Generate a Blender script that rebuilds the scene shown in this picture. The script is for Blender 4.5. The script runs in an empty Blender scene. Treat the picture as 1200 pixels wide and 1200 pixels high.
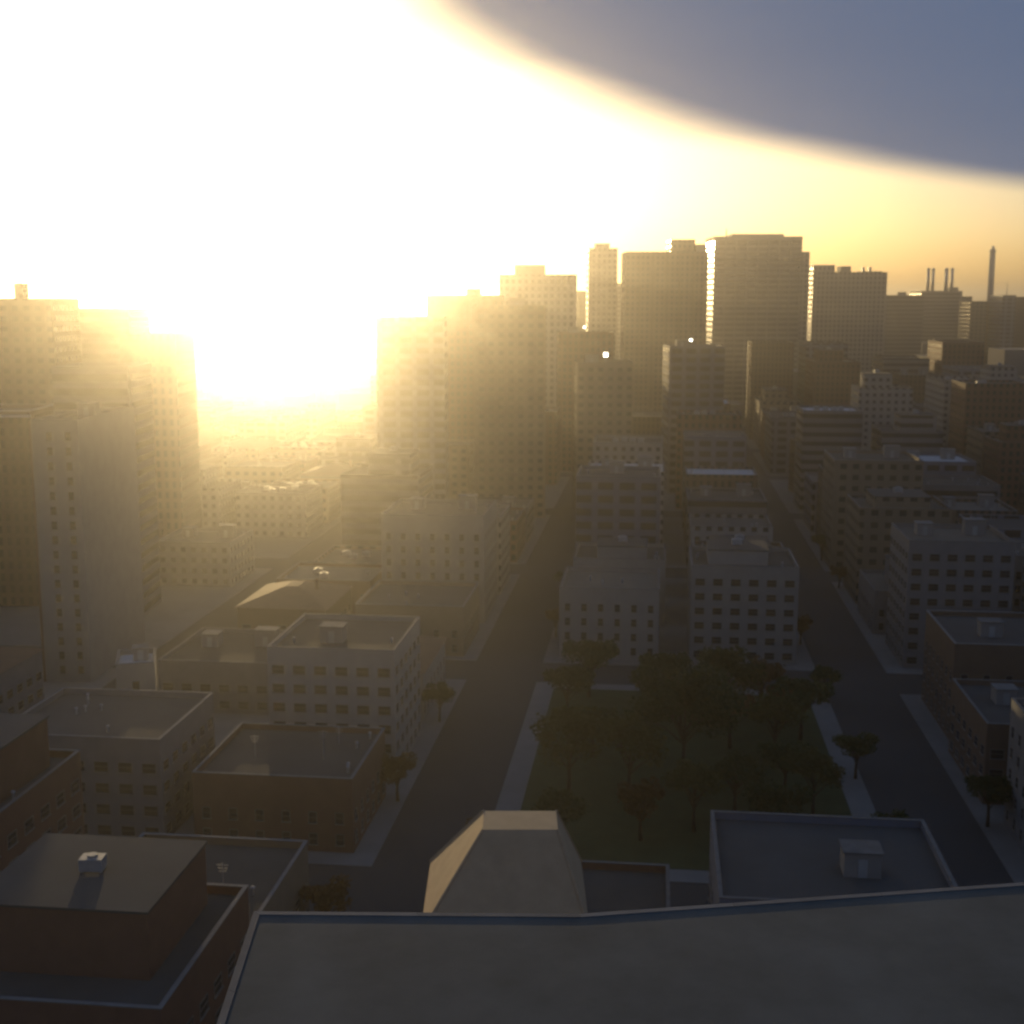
import bpy, bmesh, math, random
from mathutils import Vector, Matrix
R = math.radians
rnd = random.Random(11)
scene = bpy.context.scene
col = scene.collection

# ------------------------------------------------------------------ camera
CAM_H = 80.0
PITCH = math.atan((600 - 352) / 1500.0)        # horizon row 352 of 1200, focal length 1500 px
cd = bpy.data.cameras.new('camera'); cam = bpy.data.objects.new('camera', cd); col.objects.link(cam)
cd.sensor_width = 36.0; cd.lens = 45.0; cd.clip_end = 60000.0
cam.location = (0, 0, CAM_H); cam.rotation_euler = (math.pi/2 - PITCH, 0, 0)
cd.dof.use_dof = True; cd.dof.focus_distance = 14.0; cd.dof.aperture_fstop = 1.5
scene.camera = cam

def ray(px, py):
    x = (px - 600)/1500.0; u = (600 - py)/1500.0
    c, s = math.cos(PITCH), math.sin(PITCH)
    return Vector((x, c + u*s, -s + u*c))
def at(px, py, Y):                               # the real point at forward distance Y
    d = ray(px, py); return Vector((0, 0, CAM_H)) + d*(Y/d.y)
def ground(px, py, z=0.0):
    d = ray(px, py); return Vector((0, 0, CAM_H)) + d*((z - CAM_H)/d.z)

# ------------------------------------------------------------------ sun and sky
sd = ray(310, 255).normalized()
SUN_EL = math.asin(sd.z); SUN_AZ = math.atan2(sd.x, sd.y)     # azimuth from +Y towards +X
ld = bpy.data.lights.new('sun', 'SUN'); ld.energy = 5.0; ld.angle = R(0.53); ld.color = (1.0, 0.72, 0.34)
sun = bpy.data.objects.new('sun', ld); col.objects.link(sun); sun.location = (0, 0, 400)
sun.rotation_euler = (-sd).to_track_quat('-Z', 'Y').to_euler()

world = bpy.data.worlds.new('World'); scene.world = world; world.use_nodes = True
nt = world.node_tree; nt.nodes.clear()
def N(tree, typ, **kw):
    n = tree.nodes.new(typ)
    for k, v in kw.items(): setattr(n, k, v)
    return n
def M(tree, op, a, b=None, c=None, clamp=False):
    n = tree.nodes.new('ShaderNodeMath'); n.operation = op; n.use_clamp = clamp
    for i, v in enumerate((a, b, c)):
        if v is None: continue
        if isinstance(v, (int, float)): n.inputs[i].default_value = v
        else: tree.links.new(v, n.inputs[i])
    return n.outputs[0]
sky = N(nt, 'ShaderNodeTexSky', sky_type='NISHITA', sun_disc=False, sun_elevation=SUN_EL, sun_rotation=SUN_AZ,
        altitude=60.0, air_density=0.65, dust_density=2.5, ozone_density=1.0)
bg_sky = N(nt, 'ShaderNodeBackground'); bg_sky.inputs['Strength'].default_value = 0.15
nt.links.new(sky.outputs[0], bg_sky.inputs['Color'])
# a low cloud deck seen from below: the view direction met with a flat layer
tc = N(nt, 'ShaderNodeTexCoord'); sep = N(nt, 'ShaderNodeSeparateXYZ'); nt.links.new(tc.outputs['Generated'], sep.inputs[0])
zc = M(nt, 'MAXIMUM', sep.outputs['Z'], 0.03)
u = M(nt, 'DIVIDE', sep.outputs['X'], zc); v = M(nt, 'DIVIDE', sep.outputs['Y'], zc)
cmb = N(nt, 'ShaderNodeCombineXYZ'); nt.links.new(u, cmb.inputs[0]); nt.links.new(v, cmb.inputs[1])
noi = N(nt, 'ShaderNodeTexNoise'); noi.inputs['Scale'].default_value = 0.35; noi.inputs['Detail'].default_value = 4.0
nt.links.new(cmb.outputs[0], noi.inputs['Vector'])
vm = M(nt, 'MAXIMUM', M(nt, 'SUBTRACT', v, 4.0), 0.0)
vn = M(nt, 'MAXIMUM', M(nt, 'SUBTRACT', 4.0, v), 0.0)
edge = M(nt, 'SUBTRACT', M(nt, 'MULTIPLY', M(nt, 'POWER', vm, 2.0), 0.073), 0.68)  # deck's left edge is curved in to follow the sun glare
edge = M(nt, 'SUBTRACT', edge, M(nt, 'MULTIPLY', M(nt, 'POWER', vn, 2.0), 0.25))  # unseen deck overhead and behind the camera, shaped to lower the ambient light
wob = M(nt, 'MULTIPLY', M(nt, 'SUBTRACT', noi.outputs['Fac'], 0.5), 0.5)
dist = M(nt, 'ADD', M(nt, 'SUBTRACT', u, edge), wob)
soft = M(nt, 'MULTIPLY', M(nt, 'POWER', M(nt, 'MAXIMUM', v, 2.0), 1.5), 0.062)
s01 = N(nt, 'ShaderNodeMapRange', interpolation_type='SMOOTHSTEP')
nt.links.new(M(nt, 'DIVIDE', dist, soft), s01.inputs['Value'])
upz = N(nt, 'ShaderNodeMapRange'); upz.inputs['From Min'].default_value = 0.02; upz.inputs['From Max'].default_value = 0.06
nt.links.new(sep.outputs['Z'], upz.inputs['Value'])
mask = M(nt, 'MULTIPLY', s01.outputs[0], upz.outputs[0])
ccol = N(nt, 'ShaderNodeMix', data_type='RGBA')
ccol.inputs['A'].default_value = (0.085, 0.126, 0.222, 1); ccol.inputs['B'].default_value = (0.108, 0.156, 0.262, 1)
nt.links.new(noi.outputs['Fac'], ccol.inputs['Factor'])
bg_c = N(nt, 'ShaderNodeBackground'); nt.links.new(ccol.outputs['Result'], bg_c.inputs['Color'])
mix = N(nt, 'ShaderNodeMixShader'); nt.links.new(mask, mix.inputs[0])
nt.links.new(bg_sky.outputs[0], mix.inputs[1]); nt.links.new(bg_c.outputs[0], mix.inputs[2])
out = N(nt, 'ShaderNodeOutputWorld'); nt.links.new(mix.outputs[0], out.inputs['Surface'])

vs = scene.view_settings
scene.display_settings.display_device = 'sRGB'
vs.view_transform = 'Standard'; vs.look = 'None'; vs.exposure = 0.0; vs.gamma = 1.0; vs.use_curve_mapping = False
scene.render.engine = 'CYCLES'
scene.cycles.use_denoising = True
scene.cycles.max_bounces = 4; scene.cycles.diffuse_bounces = 2; scene.cycles.glossy_bounces = 2
scene.cycles.volume_bounces = 0; scene.cycles.caustics_reflective = False; scene.cycles.caustics_refractive = False

HAZE_DENSITY = 0.00035; HAZE_G = 0.93

# ------------------------------------------------------------------ materials
MATS = {}
def mat(name, color, rough=0.85, var=0.13, scale=0.35, bump=0.0, metal=0.0, windows=None, spec=0.2):
    if name in MATS: return MATS[name]
    m = bpy.data.materials.new(name); m.use_nodes = True; t = m.node_tree; p = t.nodes['Principled BSDF']
    tcn = N(t, 'ShaderNodeTexCoord')
    n1 = N(t, 'ShaderNodeTexNoise'); n1.inputs['Scale'].default_value = scale; n1.inputs['Detail'].default_value = 6.0
    n1.inputs['Roughness'].default_value = 0.65
    t.links.new(tcn.outputs['Object'], n1.inputs['Vector'])
    info = N(t, 'ShaderNodeObjectInfo')
    k = M(t, 'ADD', M(t, 'MULTIPLY', M(t, 'SUBTRACT', n1.outputs['Fac'], 0.5), var*4),
          M(t, 'MULTIPLY', M(t, 'SUBTRACT', info.outputs['Random'], 0.5), var*1.5))
    k = M(t, 'ADD', k, 1.0)
    sc_ = N(t, 'ShaderNodeVectorMath', operation='SCALE'); sc_.inputs[0].default_value = color[:3]
    t.links.new(k, sc_.inputs['Scale'])
    src = sc_.outputs[0]
    p.inputs['Roughness'].default_value = rough; p.inputs['Metallic'].default_value = metal
    p.inputs['Specular IOR Level'].default_value = spec
    if windows:                                   # too far to tell the panes apart: a facade print
        fw, fh, gap = windows
        s = N(t, 'ShaderNodeSeparateXYZ'); t.links.new(tcn.outputs['Object'], s.inputs[0])
        cx = N(t, 'ShaderNodeCombineXYZ')
        t.links.new(M(t, 'ADD', s.outputs['X'], s.outputs['Y']), cx.inputs[0]); t.links.new(s.outputs['Z'], cx.inputs[1])
        b = N(t, 'ShaderNodeTexBrick', offset=0.0, squash=1.0)
        b.inputs['Scale'].default_value = 1.0; b.inputs['Mortar Size'].default_value = gap
        b.inputs['Brick Width'].default_value = fw; b.inputs['Row Height'].default_value = fh
        b.inputs['Mortar Smooth'].default_value = 0.05
        t.links.new(cx.outputs[0], b.inputs['Vector'])
        mx = N(t, 'ShaderNodeMix', data_type='RGBA'); mx.inputs['A'].default_value = (0.025, 0.03, 0.035, 1)
        t.links.new(b.outputs['Fac'], mx.inputs['Factor']); t.links.new(src, mx.inputs['B'])
        src = mx.outputs['Result']
        mr = M(t, 'ADD', M(t, 'MULTIPLY', b.outputs['Fac'], rough - 0.2), 0.2)
        t.links.new(mr, p.inputs['Roughness'])
    t.links.new(src, p.inputs['Base Color'])
    if bump:
        bn = N(t, 'ShaderNodeBump'); bn.inputs['Strength'].default_value = bump; bn.inputs['Distance'].default_value = 0.05
        n2 = N(t, 'ShaderNodeTexNoise'); n2.inputs['Scale'].default_value = 6.0; n2.inputs['Detail'].default_value = 4.0
        t.links.new(tcn.outputs['Object'], n2.inputs['Vector'])
        t.links.new(n2.outputs['Fac'], bn.inputs['Height']); t.links.new(bn.outputs[0], p.inputs['Normal'])
    MATS[name] = m
    return m
WALLC = {'red brick': (0.14, 0.075, 0.055), 'tan brick': (0.19, 0.15, 0.11), 'grey concrete': (0.17, 0.17, 0.175),
         'pale rendered': (0.24, 0.235, 0.225), 'brown brick': (0.12, 0.085, 0.065), 'slate blue clad': (0.13, 0.15, 0.19)}
FARGRID = {'red brick': (2.6, 3.1, 0.7), 'tan brick': (3.6, 3.3, 0.9), 'grey concrete': (60.0, 3.5, 0.95),
           'pale rendered': (3.0, 3.0, 0.8), 'brown brick': (2.3, 3.2, 0.62), 'slate blue clad': (5.8, 3.6, 0.85)}
for c_, v_ in WALLC.items():
    mat('wall ' + c_, v_, bump=0.3); mat('far wall ' + c_, v_, windows=FARGRID[c_])
mat('tar', (0.07, 0.073, 0.075), 0.95, 0.16, 0.12, 0.0, spec=0.1); mat('worn tar', (0.075, 0.082, 0.082), 0.95, 0.3, 0.45, 0.0, spec=0.1); mat('gravel', (0.12, 0.116, 0.106), 0.95, 0.15, 0.4, 0.4)
mat('coping', (0.15, 0.15, 0.15), 0.9, 0.2, 0.8, spec=0.1); mat('metal', (0.30, 0.31, 0.32), 0.55, 0.15, 1.2, 0, 0.3)
mat('glass', (0.02, 0.025, 0.03), 0.12, 0.0, spec=0.5); mat('frame', (0.16, 0.155, 0.15), 0.6, 0.1)
mat('asphalt', (0.05, 0.05, 0.052), 0.92, 0.15, 0.05, 0.2); mat('paving', (0.16, 0.155, 0.15), 0.9, 0.15, 0.15, 0.2)
mat('grass', (0.045, 0.06, 0.025), 0.95, 0.2, 0.2, 0.4); mat('bark', (0.06, 0.045, 0.035), 0.9, 0.2, 2.0, 0.6)
mat('concrete', (0.21, 0.205, 0.20), 0.85, 0.12, 0.2, 0.2); mat('paint', (0.7, 0.7, 0.68), 0.7, 0.1)
mat('steel stack', (0.45, 0.43, 0.42), 0.5, 0.1, 0.2, 0, 0.2)
mat('tile', (0.38, 0.28, 0.18), 0.75, 0.12, 0.6, 0.3); mat('white membrane', (0.45, 0.46, 0.47), 0.7, 0.08, 0.3)
mat('far concrete', (0.27, 0.26, 0.24), windows=(3.2, 3.5, 0.8)); mat('far brick', (0.18, 0.13, 0.10), windows=(2.8, 3.2, 0.8))
mat('far glass', (0.05, 0.06, 0.07), 0.25, 0.05)
mat('far city', (0.15, 0.14, 0.13), 0.9, 0.2, 0.02)
def leaf_mat(name, c):
    m = mat(name, c, 0.7, 0.25, 0.8)
    t = m.node_tree; p = t.nodes['Principled BSDF']
    tr = N(t, 'ShaderNodeBsdfTranslucent'); tr.inputs[0].default_value = (c[0]*1.3, c[1]*1.4, c[2], 1)
    ad = N(t, 'ShaderNodeMixShader'); ad.inputs[0].default_value = 0.3
    t.links.new(p.outputs[0], ad.inputs[1]); t.links.new(tr.outputs[0], ad.inputs[2])
    t.links.new(ad.outputs[0], t.nodes['Material Output'].inputs['Surface'])
    return m
leaf_mat('leaf dark', (0.04, 0.06, 0.025)); leaf_mat('leaf olive', (0.065, 0.07, 0.025)); leaf_mat('leaf rust', (0.10, 0.055, 0.025))
lm = bpy.data.materials.new('lamp light'); lm.use_nodes = True
p_ = lm.node_tree.nodes['Principled BSDF']; p_.inputs['Base Color'].default_value = (0.8, 0.8, 0.7, 1)
p_.inputs['Emission Color'].default_value = (1.0, 0.96, 0.78, 1); p_.inputs['Emission Strength'].default_value = 14.0
MATS['lamp light'] = lm

# ------------------------------------------------------------------ helpers
class MB:
    def __init__(s): s.v = []; s.f = []; s.mi = []
    def quadface(s, pts, m=0):
        i = len(s.v); s.v += [tuple(p) for p in pts]; s.f.append(tuple(range(i, i + len(pts)))); s.mi.append(m); return s
    def box(s, x0, x1, y0, y1, z0, z1, m=0, bottom=True, top=True):
        i = len(s.v)
        s.v += [(x0,y0,z0),(x1,y0,z0),(x1,y1,z0),(x0,y1,z0),(x0,y0,z1),(x1,y0,z1),(x1,y1,z1),(x0,y1,z1)]
        F = [(0,1,5,4),(1,2,6,5),(2,3,7,6),(3,0,4,7)]
        if bottom: F.append((3,2,1,0))
        if top: F.append((4,5,6,7))
        for f in F: s.f.append(tuple(i+k for k in f)); s.mi.append(m)
        return s
    def ring(s, x0, x1, y0, y1, z0, z1, t, m=0):       # hollow rectangular wall of thickness t
        s.box(x0, x1, y0, y0+t, z0, z1, m); s.box(x0, x1, y1-t, y1, z0, z1, m)
        s.box(x0, x0+t, y0+t, y1-t, z0, z1, m); s.box(x1-t, x1, y0+t, y1-t, z0, z1, m); return s
    def tube(s, pts, rad, n=8, m=0, cap=True):
        rings = []
        for k, p in enumerate(pts):
            p = Vector(p); a = Vector(pts[max(k-1, 0)]); b = Vector(pts[min(k+1, len(pts)-1)])
            d = (b - a).normalized(); q = d.orthogonal().normalized(); w = d.cross(q)
            i = len(s.v); rings.append(i)
            for j in range(n):
                an = 2*math.pi*j/n; s.v.append(tuple(p + (q*math.cos(an) + w*math.sin(an))*rad[k]))
        for a, b in zip(rings, rings[1:]):
            for j in range(n):
                s.f.append((a+j, a+(j+1) % n, b+(j+1) % n, b+j)); s.mi.append(m)
        if cap:
            s.f.append(tuple(rings[-1]+j for j in range(n))); s.mi.append(m)
            s.f.append(tuple(rings[0]+j for j in reversed(range(n)))); s.mi.append(m)
        return s
    def mesh(s, name, mats, smooth=False):
        me = bpy.data.meshes.new(name); me.from_pydata(s.v, [], s.f)
        for m in ([mats] if isinstance(mats, str) else mats): me.materials.append(MATS[m])
        me.polygons.foreach_set('material_index', s.mi)
        if smooth: me.polygons.foreach_set('use_smooth', [True]*len(s.f))
        me.update(); return me
    def build(s, name, mats, parent=None, smooth=False):
        return put(name, s.mesh(name, mats, smooth), parent)
def put(name, me, parent=None, loc=(0,0,0), rz=0.0):
    o = bpy.data.objects.new(name, me); col.objects.link(o); o.parent = parent
    o.location = loc; o.rotation_euler = (0, 0, rz); return o
def tag(o, label=None, cat=None, group=None, kind=None):
    if label: o['label'] = label
    if cat: o['category'] = cat
    if group: o['group'] = group
    if kind: o['kind'] = kind
    return o
def thing(name, label, cat, loc, rz=0.0, group=None):
    o = bpy.data.objects.new(name, None); col.objects.link(o); o.location = loc; o.rotation_euler = (0, 0, rz)
    return tag(o, label, cat, group)

# shared small meshes
def window_mesh(w, h):
    b = MB(); t = 0.09; d = 0.05
    b.box(-w/2, -w/2+t, -d, 0, 0, h); b.box(w/2-t, w/2, -d, 0, 0, h)
    b.box(-w/2+t, w/2-t, -d, 0, h-t, h); b.box(-w/2-0.1, w/2+0.1, -d-0.1, 0, -0.12, 0.0)
    b.box(-w/2+t, w/2-t, -d*0.9, 0, h*0.5-0.03, h*0.5+0.03)
    b.quadface([(-w/2+t, -0.012, 0), (w/2-t, -0.012, 0), (w/2-t, -0.012, h-t), (-w/2+t, -0.012, h-t)], 1)
    return b.mesh('window', ['frame', 'glass'])
WIN = [window_mesh(1.3, 1.75), window_mesh(2.2, 1.55)]
b = MB(); b.box(-1.1, 1.1, -0.8, 0.8, 0.15, 1.35); b.box(-1.0, -0.8, -0.7, 0.7, 0, 0.15); b.box(0.8, 1.0, -0.7, 0.7, 0, 0.15)
b.tube([(0, 0, 1.35), (0, 0, 1.6)], [0.5, 0.5], 10)
HVAC = b.mesh('hvac_unit', 'metal')
b = MB(); b.tube([(0, 0, 0), (0, 0, 0.9)], [0.18, 0.18], 8); b.tube([(0, 0, 0.95), (0, 0, 1.15)], [0.32, 0.1], 8)
VENT = b.mesh('roof_vent', 'metal')

def bulkhead(parent, x, y, z, w=4.0, d=3.2, h=2.8, m='concrete'):
    k = MB().box(x-w/2, x+w/2, y-d/2, y+d/2, z, z+h).build('stair_head', m, parent)
    MB().box(x-w/2-0.2, x+w/2+0.2, y-d/2-0.2, y+d/2+0.2, z+h, z+h+0.18).build('cap', 'coping', k)
    MB().box(x-0.5, x+0.5, y-d/2-0.06, y-d/2, z+0.05, z+2.1).build('door', 'metal', k)
    return k
def flat_block(parent, w, d, h, wall, roofm='tar', z0=0.0, t=0.35, lip=0.9, copm='coping'):
    x0, x1, y0, y1 = -w/2, w/2, -d/2, d/2
    b = MB(); b.box(x0, x1, y0, y1, z0, h - lip - 0.02, 0); b.ring(x0, x1, y0, y1, h - lip - 0.02, h, t)
    b.build('wall', wall, parent)
    MB().quadface([(x0+t, y0+t, h-lip), (x1-t, y0+t, h-lip), (x1-t, y1-t, h-lip), (x0+t, y1-t, h-lip)]).build('roof', roofm, parent)
    MB().ring(x0-0.06, x1+0.06, y0-0.06, y1+0.06, h, h+0.1, t+0.12).build('coping', copm, parent)
def hip_block(parent, w, d, h, wall, roofm, rise=3.2):
    x0, x1, y0, y1 = -w/2, w/2, -d/2, d/2; e = 0.5
    MB().box(x0, x1, y0, y1, 0, h).build('wall', wall, parent)
    a = min(w, d)/2*0.9
    b = MB(); X0, X1, Y0, Y1 = x0-e, x1+e, y0-e, y1+e; z = h + 0.02; zt = z + rise
    A, B, C_, D_ = (X0,Y0,z),(X1,Y0,z),(X1,Y1,z),(X0,Y1,z)
    a2, b2, c2, d2 = (X0+a,Y0+a,zt),(X1-a,Y0+a,zt),(X1-a,Y1-a,zt),(X0+a,Y1-a,zt)
    for q in ((A,B,b2,a2),(B,C_,c2,b2),(C_,D_,d2,c2),(D_,A,a2,d2),(a2,b2,c2,d2),(D_,C_,B,A)): b.quadface(q)
    r = b.build('roof', roofm, parent)
    MB().box(x1*0.5-0.4, x1*0.5+0.4, -0.4, 0.4, h+rise*0.4, h+rise+1.3).build('chimney', 'wall red brick', r)
def window_rows(parent, w, d, h, faces, style=0, gx=3.0, gz=3.2):
    nz = int((h - 2.2)/gz)
    for fc in faces:
        L = w if fc in 'fb' else d
        n = max(1, int((L - 1.2)/gx)); s = L/n
        for k in range(nz):
            for i in range(n):
                c = -L/2 + s*(i+0.5); z = 1.1 + k*gz
                if fc == 'f': put('window', WIN[style], parent, (c, -d/2, z), 0)
                elif fc == 'l': put('window', WIN[style], parent, (-w/2, c, z), -math.pi/2)
                elif fc == 'r': put('window', WIN[style], parent, (w/2, c, z), math.pi/2)
def roof_stuff(parent, w, d, z, feat, rg, wallm='concrete'):
    if feat == 'stair head': bulkhead(parent, rg.uniform(-.2, .2)*w, rg.uniform(-.15, .2)*d, z)
    if feat == 'air units':
        for k in range(rg.randint(2, 4)): put('hvac_unit', HVAC, parent, ((k-1.5)*3.0, rg.uniform(-.2, .2)*d, z), rg.uniform(-.1, .1))
    if feat == 'vents':
        for k in range(rg.randint(3, 6)): put('roof_vent', VENT, parent, (rg.uniform(-.38, .38)*w, rg.uniform(-.38, .38)*d, z))
    if feat == 'setback':
        q = rg.uniform(0.5, 0.66); ox, oy = rg.uniform(-.12, .12)*w, rg.uniform(-.1, .12)*d; hh_ = rg.choice([3.2, 6.4])
        k = MB().box(ox-w*q/2, ox+w*q/2, oy-d*q/2, oy+d*q/2, z, z+hh_).build('upper_storey', wallm, parent)
        MB().box(ox-w*q/2-.2, ox+w*q/2+.2, oy-d*q/2-.2, oy+d*q/2+.2, z+hh_, z+hh_+.25).build('cap', 'tar', k)
        put('hvac_unit', HVAC, parent, (ox, oy, z+hh_+.25), rg.uniform(0, .3))
    if feat == 'aerials':
        for k in range(3):
            X, Y = rg.uniform(-.36, .36)*w, rg.uniform(-.36, .36)*d; L = rg.uniform(2.5, 5)
            bb = MB().tube([(X, Y, z), (X, Y, z+L)], [0.07, 0.05], 5)
            for q in range(3): bb.box(X-.7+.12*q, X+.7-.12*q, Y-.03, Y+.03, z+L-.3-.4*q, z+L-.24-.4*q)
            bb.build('aerial', 'metal', parent)
    if rg.random() < 0.6:
        for k in range(rg.randint(1, 4)): put('roof_vent', VENT, parent, (rg.choice([-1, 1])*rg.uniform(.36, .44)*w, rg.uniform(-.4, .4)*d, z))
    if feat == 'twin boxes':
        bulkhead(parent, -0.25*w, 0.1*d, z, 3.4, 3.4, 2.6); bulkhead(parent, 0.25*w, 0.15*d, z, 4.4, 3.0, 3.4)

# ------------------------------------------------------------------ the setting
def sheet(name, x0, x1, y0, y1, z, m):
    return tag(MB().quadface([(x0, y0, z), (x1, y0, z), (x1, y1, z), (x0, y1, z)]).build(name, m), kind='structure')
sheet('ground', -7800, 7800, -280, 8800, 0.0, 'asphalt')


taken = []                                        # (x, y, radius)
def free(x, y, r): return all((x-a)**2 + (y-c)**2 > (r+q)**2 for a, c, q in taken)

# ---------------- the roof just below the camera
ZR = 66.0
pts = [ground(300, 1070, ZR), ground(680, 1073, ZR), ground(1200, 1036, ZR)]
e3 = pts[2] + (pts[2] - pts[1])*0.5
outline = [pts[0], pts[1], pts[2], e3, Vector((e3.x, 4, ZR)), Vector((-4.9, 4, ZR))]   # clockwise from above
wing = thing('near_building', 'low grey tar roof wing with a pale metal edge, just below the viewpoint', 'building', (4, 16, 0))
off = Vector((4, 16, 0))
def poly_inset(P, t):
    n = len(P); res = []
    for i in range(n):
        a, p, c = P[i-1], P[i], P[(i+1) % n]
        d1 = (p-a).normalized(); d2 = (c-p).normalized()
        n1 = Vector((d1.y, -d1.x, 0)); n2 = Vector((d2.y, -d2.x, 0))
        bis = (n1+n2).normalized(); res.append(p + bis*(t/max(0.3, bis.dot(n1))))
    return res
loc_ = [p - off for p in outline]
b = MB()
for i in range(len(loc_)):
    p, q = loc_[i], loc_[(i+1) % len(loc_)]
    b.quadface([(q.x, q.y, 0), (p.x, p.y, 0), (p.x, p.y, ZR-0.01), (q.x, q.y, ZR-0.01)])
b.build('wall', 'wall tan brick', wing)
inn = poly_inset(loc_, 0.10); outr = poly_inset(loc_, -0.06)
MB().quadface([(p.x, p.y, ZR-0.005) for p in reversed(inn)]).build('roof', 'worn tar', wing)
for i in range(len(loc_)):                        # one coping length per side
    j = (i+1) % len(loc_)
    L = (outr[j]-outr[i]).length; nseg = max(1, int(L/3.0))
    for k in range(nseg):
        f0, f1 = k/nseg, (k+1)/nseg - 0.012/L
        A, B = outr[i].lerp(outr[j], f0), outr[i].lerp(outr[j], f1); C2, D2 = inn[i].lerp(inn[j], f1), inn[i].lerp(inn[j], f0)
        b = MB(); z0, z1 = ZR-0.3, ZR+0.018
        top = [(A.x,A.y,z1),(B.x,B.y,z1),(C2.x,C2.y,z1),(D2.x,D2.y,z1)]; bot = [(p[0],p[1],z0) for p in top]
        b.quadface(list(reversed(top))); 
        for m_ in range(4): b.quadface([top[m_], top[(m_+1) % 4], bot[(m_+1) % 4], bot[m_]])
        b.build('coping', 'coping', wing)
taken.append((4, 16, 34))

# ---------------- hipped form made up for a pale patch of unknown origin
c0 = ground(592, 1090, 29.5)
hh = thing('hipped_form', 'walled form with a steep pale tan hipped roof just beyond the grey roof edge', 'house', (c0.x, c0.y + 6.5, 0))
MB().box(-6.3, 6.3, -6.3, 6.3, 0, 29.3).build('wall', 'wall tan brick', hh)
b = MB(); z, zt = 29.32, 36.2
Q = [(-6.9,-6.9,z),(6.9,-6.9,z),(6.9,6.9,z),(-6.9,6.9,z)]; T = [(-1.9,-2.0,zt),(4.4,-2.0,zt),(4.4,2.0,zt),(-1.9,2.0,zt)]
for i in range(4): b.quadface([Q[i], Q[(i+1) % 4], T[(i+1) % 4], T[i]])
b.quadface(T); b.quadface(list(reversed(Q)))
rf = b.build('roof', 'tile', hh)
for q in range(4):
    MB().tube([Q[q], T[q]], [0.13, 0.13], 6).build('ridge', 'tile', rf)
window_rows(hh, 12.6, 12.6, 29, 'f')
taken.append((c0.x, c0.y + 6.5, 14))

# ---------------- explicit buildings (placed by view position; rim blocks are added to shape the glow)
def px_block(x0, x1, ytop, Y, depth):
    a, c = at(x0, ytop, Y), at(x1, ytop, Y)
    return (a.x + c.x)/2, Y + depth/2, c.x - a.x, depth, a.z
def keep(x, y, w, d): taken.append((x, y, 0.5*math.hypot(w, d)))

# left slab tower
x, y, w, d, h = px_block(40, 96, 492, 262, 34)
t = thing('slab_tower', 'tall narrow pale slab tower with two columns of windows down its end wall', 'tower', (x, y, 0), R(-3)); keep(x, y, w, d)
flat_block(t, w, d, h, 'wall pale rendered'); bulkhead(t, 0, 2, h-0.9)
MB().box(-w/2-0.5, -w/2-0.01, -d/2-0.12, -d/2+0.5, 0, h-0.2).build('lit_edge_strip', 'wall red brick', t)  # reddish strip standing in for the tower's sunlit corner edge
for k in range(int(h/3.1)-1):
    put('window', WIN[0], t, (w*0.28, -d/2, 2+k*3.1)); put('window', WIN[0], t, (-w*0.12, -d/2, 2+k*3.1))
# building behind it with a pale roof ledge
x, y, w, d, h = px_block(-60, 32, 482, 330, 22)
t = thing('ledge_building', 'dark block with a pale ledge along its roof, behind the slab tower', 'building', (x, y, 0), R(2)); keep(x, y, w, d)
flat_block(t, w, d, h, 'far wall brown brick', 'gravel', copm='white membrane')
MB().box(-w/2-0.4, w/2+0.4, -d/2-0.5, -d/2-0.01, h-1.6, h-0.9).build('ledge', 'white membrane', t)
# small pale roof
x, y, w, d, h = px_block(128, 172, 778, 222, 10)
t = thing('small_pale_house', 'small low house with a pale flat roof at the foot of the slab tower', 'house', (x, y, 0), R(14)); keep(x, y, w, d)
flat_block(t, w, d, h, 'wall pale rendered', 'white membrane'); bulkhead(t, 0.8, 1, h-0.9, 2.6, 2.6, 2.3); window_rows(t, w, d, h, 'fr')
# white roof box
x, y, w, d, h = px_block(940, 1000, 520, 520, 22)
t = thing('white_box_building', 'brick block carrying a long white plant box on its roof', 'building', (x, y, 0), R(2)); keep(x, y, w, d)
flat_block(t, w, d, h, 'far wall brown brick'); MB().box(-1, 8, -6, 0, h-0.9, h+2.2).build('plant_box', 'white membrane', t)

# skyline ---------------------------------------------------------------
def banded(t, x0, x1, y0, y1, z0, z1, fl, m='concrete', hb=1.5):
    k = 0; z = z0
    while z + fl < z1 - 0.5:
        MB().ring(x0-0.35, x1+0.35, y0-0.35, y1+0.35, z, z+hb, 0.6).build('spandrel', m, t); z += fl; k += 1
x, y, w, d, h = px_block(838, 951, 277, 880, 38)
t = thing('banded_tower', 'broad grey tower block with horizontal floor bands and a low penthouse, highest on the skyline', 'tower', (x, y, 0)); keep(x, y, w, d)
wr = w*0.90
MB().box(-w/2, -w/2+wr, -d/2, d/2, 0, h-0.5).build('glass_core', 'far glass', t)
banded(t, -w/2, -w/2+wr, -d/2, d/2, 0, h, 3.6)
MB().box(-w/2-0.5, -w/2+wr+0.5, -d/2-0.5, d/2+0.5, h-2.6, h).build('parapet', 'concrete', t)
MB().box(-w/2+wr+0.6, w/2, -d/2+3, d/2-3, 0, h-10).build('side_wing', 'far concrete', t)
MB().box(-w*0.3, w*0.25, -8, 8, h, h+2.2).build('penthouse', 'concrete', t)
MB().tube([(-w/2+8, -d/2+3, h), (-w/2+8, -d/2+3, h+5)], [0.5, 0.25], 6).build('antenna', 'metal', t)
for i in range(9): MB().box(-w/2+wr*i/8-0.4, -w/2+wr*i/8+0.4, -d/2-0.6, -d/2+0.05, 0, h-2.7).build('pier', 'concrete', t)

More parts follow.
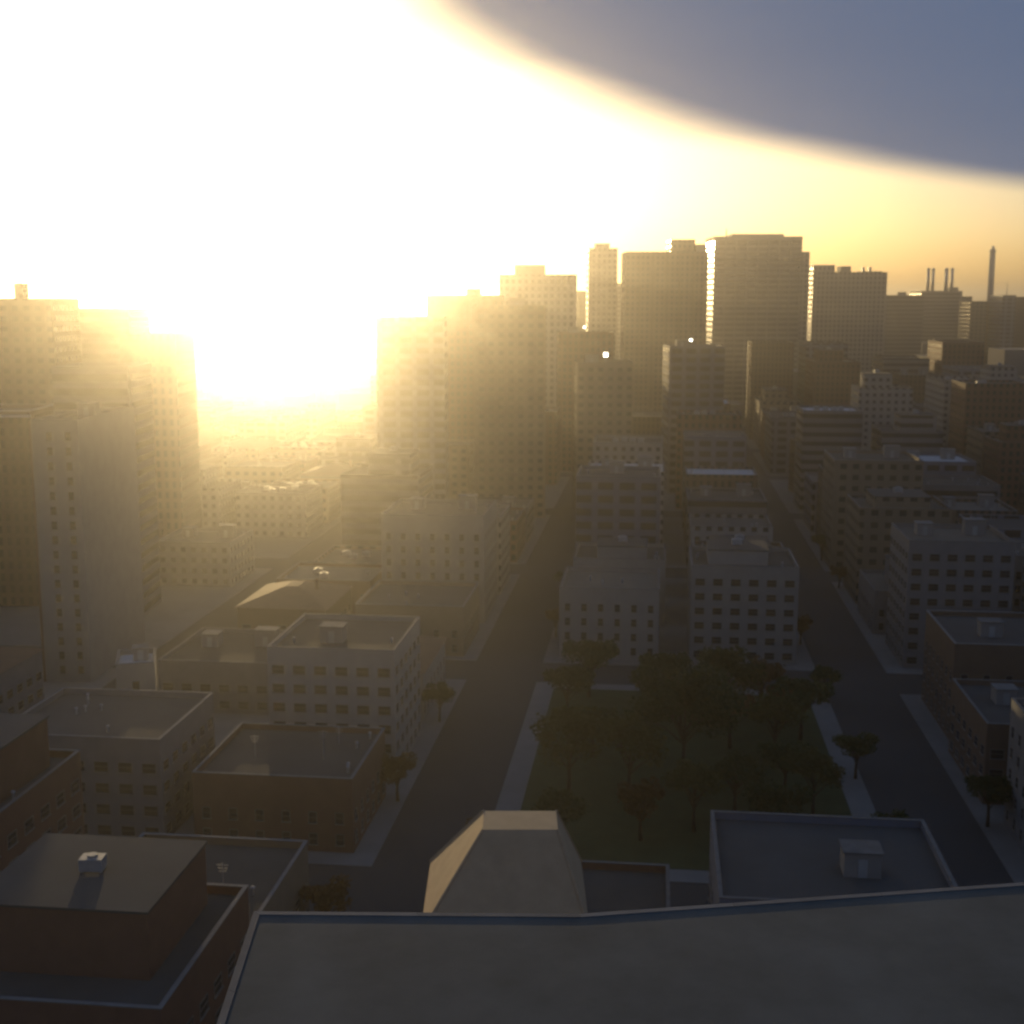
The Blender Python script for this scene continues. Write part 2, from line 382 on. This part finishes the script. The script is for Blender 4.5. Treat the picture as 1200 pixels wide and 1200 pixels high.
x, y, w, d, h = px_block(734, 829, 295, 740, 32)
t = thing('stepped_tower', 'wide brown tower block with a raised lift house, beside the banded tower', 'tower', (x, y, 0)); keep(x, y, w, d)
flat_block(t, w, d, h, 'far brick')
MB().box(w*0.06, w*0.36, -12, 10, h-0.9, h+7).build('lift_house', 'far brick', t)
MB().box(w*0.37, w*0.49, -14, 12, h-0.9, h+4.2).build('plant_room', 'concrete', t)
for i in range(7): MB().box(-w/2+w*i/6-0.5, -w/2+w*i/6+0.5, -d/2-0.5, -d/2-0.01, 0, h-1.5).build('pier', 'wall brown brick', t)

x, y, w, d, h = px_block(690, 724, 291, 790, 24)
t = thing('slim_tower', 'slim tower standing alone between two bright gaps in the skyline', 'tower', (x, y, 0)); keep(x, y, w, d)
flat_block(t, w, d, h, 'far concrete'); bulkhead(t, 0, 0, h-0.9, 9, 8, 4)
x, y, w, d, h = px_block(585, 676, 322, 645, 30)
t = thing('glare_block', 'long pale block half lost in the sun glare, next to the slim tower', 'building', (x, y, 0)); keep(x, y, w, d)
flat_block(t, w, d, h, 'far concrete'); MB().box(-w*.3, w*.1, -8, 8, h-0.9, h+5).build('plant_room', 'concrete', t)

x, y, w, d, h = px_block(953, 1040, 319, 960, 34)
t = thing('rooftop_mast_block', 'long grey block with roof boxes and two short masts, next to the banded tower', 'building', (x, y, 0)); keep(x, y, w, d)
flat_block(t, w, d, h, 'far concrete')
MB().box(-w/2+0.6, -w*0.2, -15, 15, h-0.9, h+5.4).build('upper_storey', 'far concrete', t)
MB().box(-w*0.08, w*0.06, -6, 6, h-0.9, h+4.6).build('plant_room', 'concrete', t)
for q in (0.22, 0.31): MB().box(w*q-1, w*q+1, -8, -6, h-0.9, h+4).build('mast', 'metal', t)
MB().box(w*0.2, w*0.5-0.5, -5, 6, h-0.9, h+1).build('plant_room', 'concrete', t)

x, y, w, d, h = px_block(1080, 1128, 341, 1200, 36)
t = thing('power_plant', 'long power plant hall with four pale chimney pipes standing in two pairs', 'power plant', (x, y, 0)); keep(x, y, w, d)
flat_block(t, w, d, h, 'far wall grey concrete')
MB().box(w/2+0.1, w/2+10, -d/2+2, d/2-2, 0, h-5).build('annex', 'far wall grey concrete', t)
MB().box(w*0.3, w*0.5-0.6, -8, 8, h-0.9, h+3.5).build('plant_room', 'concrete', t)
for px in (1086.8, 1092.2, 1107.8, 1114.5):
    X = at(px, 330, 1210).x - x; r0 = 1.5 if px != 1107.8 else 1.75
    f = MB().tube([(X, -10, h-1), (X, -10, h+21)], [r0, r0*0.95], 12).build('flue', 'steel stack', t, True)
    MB().tube([(X, -10, h+19), (X, -10, h+20.2)], [r0*1.12, r0*1.12], 12).build('collar', 'metal', f, True)
x, y, w, d, h = px_block(1161.5, 1168.5, 292, 1220, 6)
t = thing('tall_chimney', 'single tall round chimney standing apart from the power plant', 'chimney', (x, y, 0)); keep(x, y, w, d)
MB().tube([(0, 0, 0), (0, 0, h*0.6), (0, 0, h)], [3.6, 2.9, 2.5], 16).build('shaft', 'concrete', t, True)
MB().tube([(0, 0, h), (0, 0, h+3)], [1.4, 1.4], 12).build('flue', 'steel stack', t, True)
MB().tube([(0, 0, h-2.5), (0, 0, h-1.2)], [3.1, 3.1], 16).build('gallery', 'metal', t, True)

lows = [ # x0, x1, ytop, Y, depth, wall, name, label; rim and flank blocks set near to shorten the glowing haze
 (1038, 1083, 346, 1080, 40, 'far wall grey concrete', 'low_hall', 'low grey hall between the mast block and the power plant'),
 (1138, 1157, 353, 1120, 30, 'far wall tan brick', 'low_store', 'low tan store at the foot of the tall chimney'),
 (1168, 1176, 354, 1160, 25, 'far wall red brick', 'brick_annex', 'small red brick annex right beside the tall chimney'),
 (1175, 1191, 346, 1100, 30, 'far wall slate blue clad', 'antenna_block', 'slate clad block with a thin antenna, past the tall chimney'),
 (1190, 1240, 348, 1130, 40, 'far wall brown brick', 'brown_skyline_block', 'low brown block on the skyline beyond the antenna block'),
 (-30, 60, 350, 410, 26, 'far wall tan brick', 'tan_skyline_block', 'broad tan block with a thin tower on its roof, behind the slab tower'),
 (70, 150, 362, 440, 26, 'far wall grey concrete', 'grey_skyline_block', 'tall grey block with ribbon windows between the broad tan block and brown block'),
 (140, 205, 392, 390, 24, 'far wall brown brick', 'brown_rim_block', 'tall brown block beside the grey ribbon block, at the bright gap under the sun'),
 (440, 520, 372, 440, 26, 'far wall slate blue clad', 'slate_rim_block', 'tall slate clad block facing the brown block across the bright gap'),
 (555, 640, 358, 470, 26, 'far wall tan brick', 'tan_rim_block', 'tall tan block in front of the long pale glare block'),
 (60, 150, 430, 316, 20, 'far wall grey concrete', 'grey_flank_block', 'grey block right behind the pale slab tower'),
 (676, 692, 341, 1000, 30, 'far wall brown brick', 'gap_filler_block', 'low brown block seen in the bright gap beside the slim tower'),
 (722, 737, 332, 1010, 30, 'far wall grey concrete', 'grey_gap_block', 'low grey block in the narrow gap beside the stepped tower'),
 (826, 842, 333, 1020, 30, 'far wall tan brick', 'tan_gap_block', 'low tan block in the slit between the two largest towers'),
 (500, 590, 346, 530, 28, 'far wall red brick', 'red_skyline_block', 'tall red brick block rising behind the slate clad block by the bright gap'),
]
for x0, x1, yt, Y, dp, wl, nm, lb in lows:
    x, y, w, d, h = px_block(x0, x1, yt, Y, dp)
    t = thing(nm, lb, 'building', (x, y, 0)); keep(x, y, w*0.9, d); flat_block(t, w, d, h, wl)
    if nm == 'antenna_block': MB().tube([(w*.3, 0, h-1), (w*.3, 0, h+11)], [0.35, 0.15], 6).build('antenna', 'metal', t)
    elif w > 25: bulkhead(t, w*0.1, 0, h-0.9, 6, 5, 3.5)
x, y, w, d, h = px_block(12, 22, 332, 418, 5)
zb = at(0, 350, 410).z - 0.9
t = thing('stair_tower', 'thin stair tower on the roof of the broad tan block', 'tower', (x, y + 3, zb)); flat_block(t, w, d, h - zb, 'far concrete')

# lit rooftop lamps on three mid-rise blocks
lamp_blocks = [(676, 742, 425, 480, 22, 'tan brick', 710, 'brightest rooftop floodlight, on the tan mid-rise block'),
               (655, 720, 390, 600, 24, 'red brick', 685, 'small lit rooftop lamp on the red block below the slim tower'),
               (785, 850, 406, 530, 24, 'slate blue clad', 810, 'lit rooftop lamp on the slate block below the stepped tower')]
for x0, x1, yt, Y, dp, wl, lx, lb in lamp_blocks:
    x, y, w, d, h = px_block(x0, x1, yt, Y, dp)
    t = thing('midrise_block', wl + ' mid-rise block with a lit lamp on its roof edge', 'building', (x, y, 0)); keep(x, y, w, d)
    flat_block(t, w, d, h, 'far wall ' + wl); bulkhead(t, -w*0.2, 3, h-0.9, 5, 4, 3)
    p = at(lx, yt, Y)
    k = thing('rooftop_lamp', lb, 'lamp', (p.x, Y + 1.2, h-0.9))
    MB().tube([(0, 0, 0), (0, 0, 3.0)], [0.12, 0.08], 6).build('pole', 'metal', k)
    sz = {710: 0.8, 685: 0.42, 810: 0.5}[lx]
    hd = MB().box(-sz, sz, -0.1, 0.5, 3.0, 3.0+sz*1.9).build('housing', 'metal', k)
    MB().box(-sz*.92, sz*.92, -0.16, -0.102, 3.06, 3.0+sz*1.84).build('lens', 'lamp light', hd)

# ------------------------------------------------------------------ trees
def make_tree_meshes(seed, hgt, rad, leafm, nleaf=1500):
    rg = random.Random(seed); b = MB()
    th = hgt*0.42
    b.tube([(0,0,-0.1), (0.1,0.05,th*0.5), (0.05,0.1,th), (0,0,hgt*0.72)], [0.38, 0.3, 0.22, 0.07], 8)
    tips = []
    for k in range(9):
        an = k*2.4 + rg.uniform(-.3, .3); z0 = th*rg.uniform(0.75, 1.2); L = rad*rg.uniform(0.55, 0.85)
        e = (math.cos(an)*L, math.sin(an)*L, z0 + rg.uniform(0.2, 0.42)*hgt)
        m_ = (e[0]*0.5, e[1]*0.5, z0 + (e[2]-z0)*0.65)
        b.tube([(0.05, 0.05, z0), m_, e], [0.16, 0.1, 0.04], 6); tips.append(Vector(e))
    trunk = b.mesh('trunk', 'bark', True)
    lobes = [(p + Vector((0, 0, rg.uniform(0, 1))), rad*rg.uniform(0.28, 0.48)) for p in tips]
    lobes += [(Vector((rg.uniform(-.4, .4)*rad, rg.uniform(-.4, .4)*rad, hgt*rg.uniform(0.72, 0.93))), rad*rg.uniform(0.3, 0.45)) for _ in range(6)]
    c = MB()
    for i in range(nleaf):
        p0, r0 = lobes[i % len(lobes)]
        d = Vector((rg.gauss(0, 1), rg.gauss(0, 1), rg.gauss(0, 1))).normalized()*r0*(rg.random()**0.45)
        p = p0 + Vector((d.x, d.y, d.z*0.75)); n = Vector((rg.gauss(0, 1), rg.gauss(0, 1), rg.gauss(0.4, 1))).normalized()
        q = n.orthogonal().normalized(); w = n.cross(q); s = rg.uniform(0.2, 0.44)
        c.quadface([p - q*s, p - w*s*0.6, p + q*s, p + w*s*0.6])
    return trunk, c.mesh('crown', leafm)
TREES = [make_tree_meshes(1, 11, 4.6, 'leaf dark', 2600), make_tree_meshes(2, 13, 5.4, 'leaf olive', 3000),
         make_tree_meshes(3, 8.5, 3.6, 'leaf rust', 1900), make_tree_meshes(4, 17, 9.0, 'leaf dark', 8500)]
def tree(kind, x, y, z, s, label, group, name='tree'):
    t = thing(name, label, 'tree', (x, y, z), rnd.uniform(0, 6.28), group); t.scale = (s, s, s)
    put('trunk', TREES[kind][0], t); put('crown', TREES[kind][1], t)

# ------------------------------------------------------------------ streets and blocks
GA = R(-6.5)
def g2w(a, b_): return Vector((a*math.cos(GA) - b_*math.sin(GA), a*math.sin(GA) + b_*math.cos(GA), 0))
BW, BL, ST = 60.0, 92.0, 15.0
A0 = 118.0 - ST/2 - BW
def slab(name, a0, a1, b0, b1, z0, z1, m):
    bb = MB(); P = [g2w(a0,b0), g2w(a1,b0), g2w(a1,b1), g2w(a0,b1)]
    bb.quadface([(p.x,p.y,z1) for p in P])
    for i in range(4):
        p, q = P[i], P[(i+1) % 4]; bb.quadface([(p.x,p.y,z0), (q.x,q.y,z0), (q.x,q.y,z1), (p.x,p.y,z1)])
    return tag(bb.build(name, m), kind='structure')
park_c = ground(865, 850); nearest = None; blocks = []
for i in range(-10, 11):
    for j in range(0, 10):
        a0 = A0 + i*(BW + ST); b0 = 62 + j*(BL + ST)
        c = g2w(a0 + BW/2, b0 + BL/2)
        if abs(c.x) > 0.42*c.y + 75 or c.y > 820: continue
        blocks.append((a0, b0, c))
park = min(blocks, key=lambda q: (q[2].x - park_c.x)**2 + (q[2].y - park_c.y)**2)
kinds = list(WALLC); feats = ['stair head', 'air units', 'vents', 'twin boxes', 'setback', 'setback', 'aerials']
seen = {}
LANDMARKS = [('near the park', park_c.x, park_c.y), ('near the slab tower', -90, 280), ('near the hipped form', -1, 110),
             ('below the stepped tower', 90, 700), ('below the banded tower', 180, 840), ('near the white box block', 140, 530),
             ('among low roofs under the sun', -100, 520), ('below the slim tower', 60, 560), ('by the left skyline blocks', -160, 430),
             ('by the avenue', 168, 420), ('beside the mast block', 270, 900)]
def city_building(x, y, w, d, h, wallc, feat, roofk, near):
    ns = max(2, int(h/3.3))
    size = (['two', 'three', 'four', 'five', 'six', 'seven', 'eight', 'nine', 'ten', 'eleven', 'twelve', 'thirteen', 'fourteen', 'fifteen', 'sixteen', 'seventeen', 'eighteen'][ns-2]) + '-storey'
    if roofk == 'hip':
        lb = size + ' ' + wallc + ' house under a hipped roof with a chimney'; nm = 'town_house'; ct = 'house'
    else:
        rn = {'tar': 'dark tar', 'gravel': 'grey gravel', 'white membrane': 'white'}[roofk]
        fn = {'stair head': 'one stair head', 'air units': 'a row of air units', 'vents': 'scattered vents', 'twin boxes': 'two roof boxes', 'setback': 'a set-back top floor', 'aerials': 'thin aerials'}[feat]
        lb = size + ' ' + wallc + ' block with ' + fn + ' on a ' + rn + ' roof'; nm = 'town_block'; ct = 'building'
    if lb in seen:
        mk = min(LANDMARKS, key=lambda q: (q[1]-x)**2 + (q[2]-y)**2)[0]
        lb = lb.split(' on a ')[0].replace(' with a chimney', '') + ', ' + mk
    seen[lb] = 1
    t = thing(nm, lb, ct, (x, y, 0.12), GA, 'blocks of the town')
    pre = 'wall ' if near else 'far wall '
    if roofk == 'hip': hip_block(t, w, d, h, pre + wallc, 'roof tile')
    else:
        flat_block(t, w, d, h, pre + wallc, roofk); roof_stuff(t, w, d, h - 0.9, feat, rnd, pre + wallc)
    if near: window_rows(t, w, d, h, 'f' + ('l' if x > 0 else 'r'), rnd.randint(0, 1), 3.4 if w > 14 else 3.0, 3.3)
mat('roof tile', (0.13, 0.075, 0.055), 0.8, 0.15, 0.6, 0.4)
for a0, b0, c in blocks:
    if (a0, b0) == (park[0], park[1]): continue
    slab('pavement', a0, a0+BW, b0, b0+BL, -0.05, 0.12, 'paving')
    rows = 3 if c.y < 620 else 2
    for ia in range(2):
        for ib in range(rows):
            lw, ll = BW/2, BL/rows
            w = lw - rnd.uniform(4.0, 9.0); d = ll - rnd.uniform(4.0, 10.0)
            p = g2w(a0 + lw*(ia+0.5) + rnd.uniform(-.8, .8), b0 + ll*(ib+0.5))
            if p.y < 78 or abs(p.x) > 0.42*p.y + 40: continue
            rr = 0.5*math.hypot(w, d)
            if not free(p.x, p.y, rr*0.86): continue
            if p.y < 230: h = rnd.uniform(9, 24)
            elif p.y < 480: h = rnd.choice([rnd.uniform(10, 22), rnd.uniform(18, 34)])
            elif p.y < 700: h = rnd.uniform(18, 46)
            else: h = rnd.uniform(24, 60)
            if abs(p.x + 0.19*p.y) < 0.09*p.y and p.y > 230: h = rnd.uniform(8, 17)  # kept low along the sun line to lengthen the glowing haze path
            if p.y < 165 and abs(p.x) < 32: h = rnd.uniform(8, 11)
            wc = rnd.choice(kinds); ft = rnd.choice(feats); rk = rnd.choice(['tar', 'tar', 'tar', 'gravel', 'gravel', 'white membrane'] + (['hip'] if h < 18 else []))
            if rk == 'white membrane' and (p.y < 380 or rnd.random() < 0.6): rk = 'tar'
            if rk == 'gravel' and p.y < 220: rk = 'tar'
            city_building(p.x, p.y, w, d, h, wc, ft, rk, p.y < 330)
# park with trees
a0, b0, c = park
slab('park_pavement', a0, a0+BW, b0, b0+BL, -0.05, 0.12, 'paving'); slab('lawn', a0+4, a0+BW-4, b0+4, b0+BL-4, 0.02, 0.17, 'grass')
spots = []
for k in range(400):
    q = (rnd.uniform(a0+7, a0+BW-7), rnd.uniform(b0+7, b0+BL-7))
    if all((q[0]-s[0])**2 + (q[1]-s[1])**2 > 8.5**2 for s in spots) and len(spots) < 22: spots.append(q)
big = g2w(a0+BW/2, b0+BL*0.42)
for q in spots:
    p = g2w(*q)
    if (p.x-big.x)**2 + (p.y-big.y)**2 < 13**2: continue
    k = rnd.choice([0, 0, 1, 2])
    tree(k, p.x, p.y, 0.16, rnd.uniform(0.85, 1.2), ['dark green broadleaf tree in the park', 'taller olive green tree in the park', 'small rust brown tree in the park'][k], ['dark park trees', 'olive park trees', 'rust brown park trees'][k])
tree(3, big.x, big.y, 0.16, 1.1, 'largest dark dome-shaped tree in the middle of the park', None, 'dome_tree')
# the avenue: markings and street trees
def strip(name, a0, a1, b0, b1, z, m):
    P = [g2w(a0,b0), g2w(a1,b0), g2w(a1,b1), g2w(a0,b1)]
    return tag(MB().quadface([(p.x,p.y,z) for p in P]).build(name, m), kind='structure')
strip('lane_line', 117.9, 118.1, 150, 1000, 0.004, 'paint')
for s in (-1, 1): strip('edge_line', 118+s*5.2-0.1, 118+s*5.2+0.1, 150, 1000, 0.004, 'paint')
for i in range(-2, 3):
    for k in range(14):
        p = g2w(118 + i*75 + (8.6 if (k+i) % 2 else -8.6), 150 + k*21 + rnd.uniform(-3, 3))
        if abs(p.x) > 0.42*p.y + 10 or not free(p.x, p.y, 4) or rnd.random() < 0.45: continue
        kk = rnd.choice([0, 2])
        tree(kk, p.x, p.y, 0.10, rnd.uniform(0.6, 0.9), ['slim dark street tree on the pavement edge', 'small brown street tree on the pavement edge'][kk//2], ['dark street trees', 'brown street trees'][kk//2], 'street_tree')
# the far side of the town: one mass under the skyline
b = MB(); rg = random.Random(5)
for k in range(2600):
    y = 830 + 5200*(rg.random()**1.5); x = rg.uniform(-1, 1)*(0.5*y + 150)
    w, d, h = rg.uniform(14, 42), rg.uniform(14, 40), rg.uniform(10, 44)
    if rg.random() < 0.1: h = rg.uniform(45, 66)
    if abs(x + 0.19*y) < 0.11*y: h = rg.uniform(7, 14)  # far roofs lowered toward the sun so the haze glow reaches deeper
    if not free(x, y, 0.5*math.hypot(w, d)*0.8): continue
    taken.append((x, y, 0.4*math.hypot(w, d)))
    b.box(x-w/2, x+w/2, y-d/2, y+d/2, 0, h, bottom=False)
    if rg.random() < 0.5: b.box(x-3, x+3, y-3, y+3, h, h+rg.uniform(2, 4), bottom=False)
tag(b.build('distant_town', 'far city'), 'far part of the town fading into the haze under the skyline', 'town', kind='stuff')

# ------------------------------------------------------------------ haze
hm = bpy.data.materials.new('haze'); hm.use_nodes = True; t_ = hm.node_tree; t_.nodes.clear()
pv = N(t_, 'ShaderNodeVolumePrincipled'); pv.inputs['Color'].default_value = (0.95, 0.94, 0.92, 1)
pv.inputs['Density'].default_value = HAZE_DENSITY; pv.inputs['Anisotropy'].default_value = HAZE_G
mo = N(t_, 'ShaderNodeOutputMaterial'); t_.links.new(pv.outputs[0], mo.inputs['Volume'])
MATS['haze'] = hm
tag(MB().box(-8000, 8000, -300, 9000, -1.0, 128.0).build('haze', 'haze'), 'thin sunlit haze filling the air over the town', 'haze', kind='stuff')
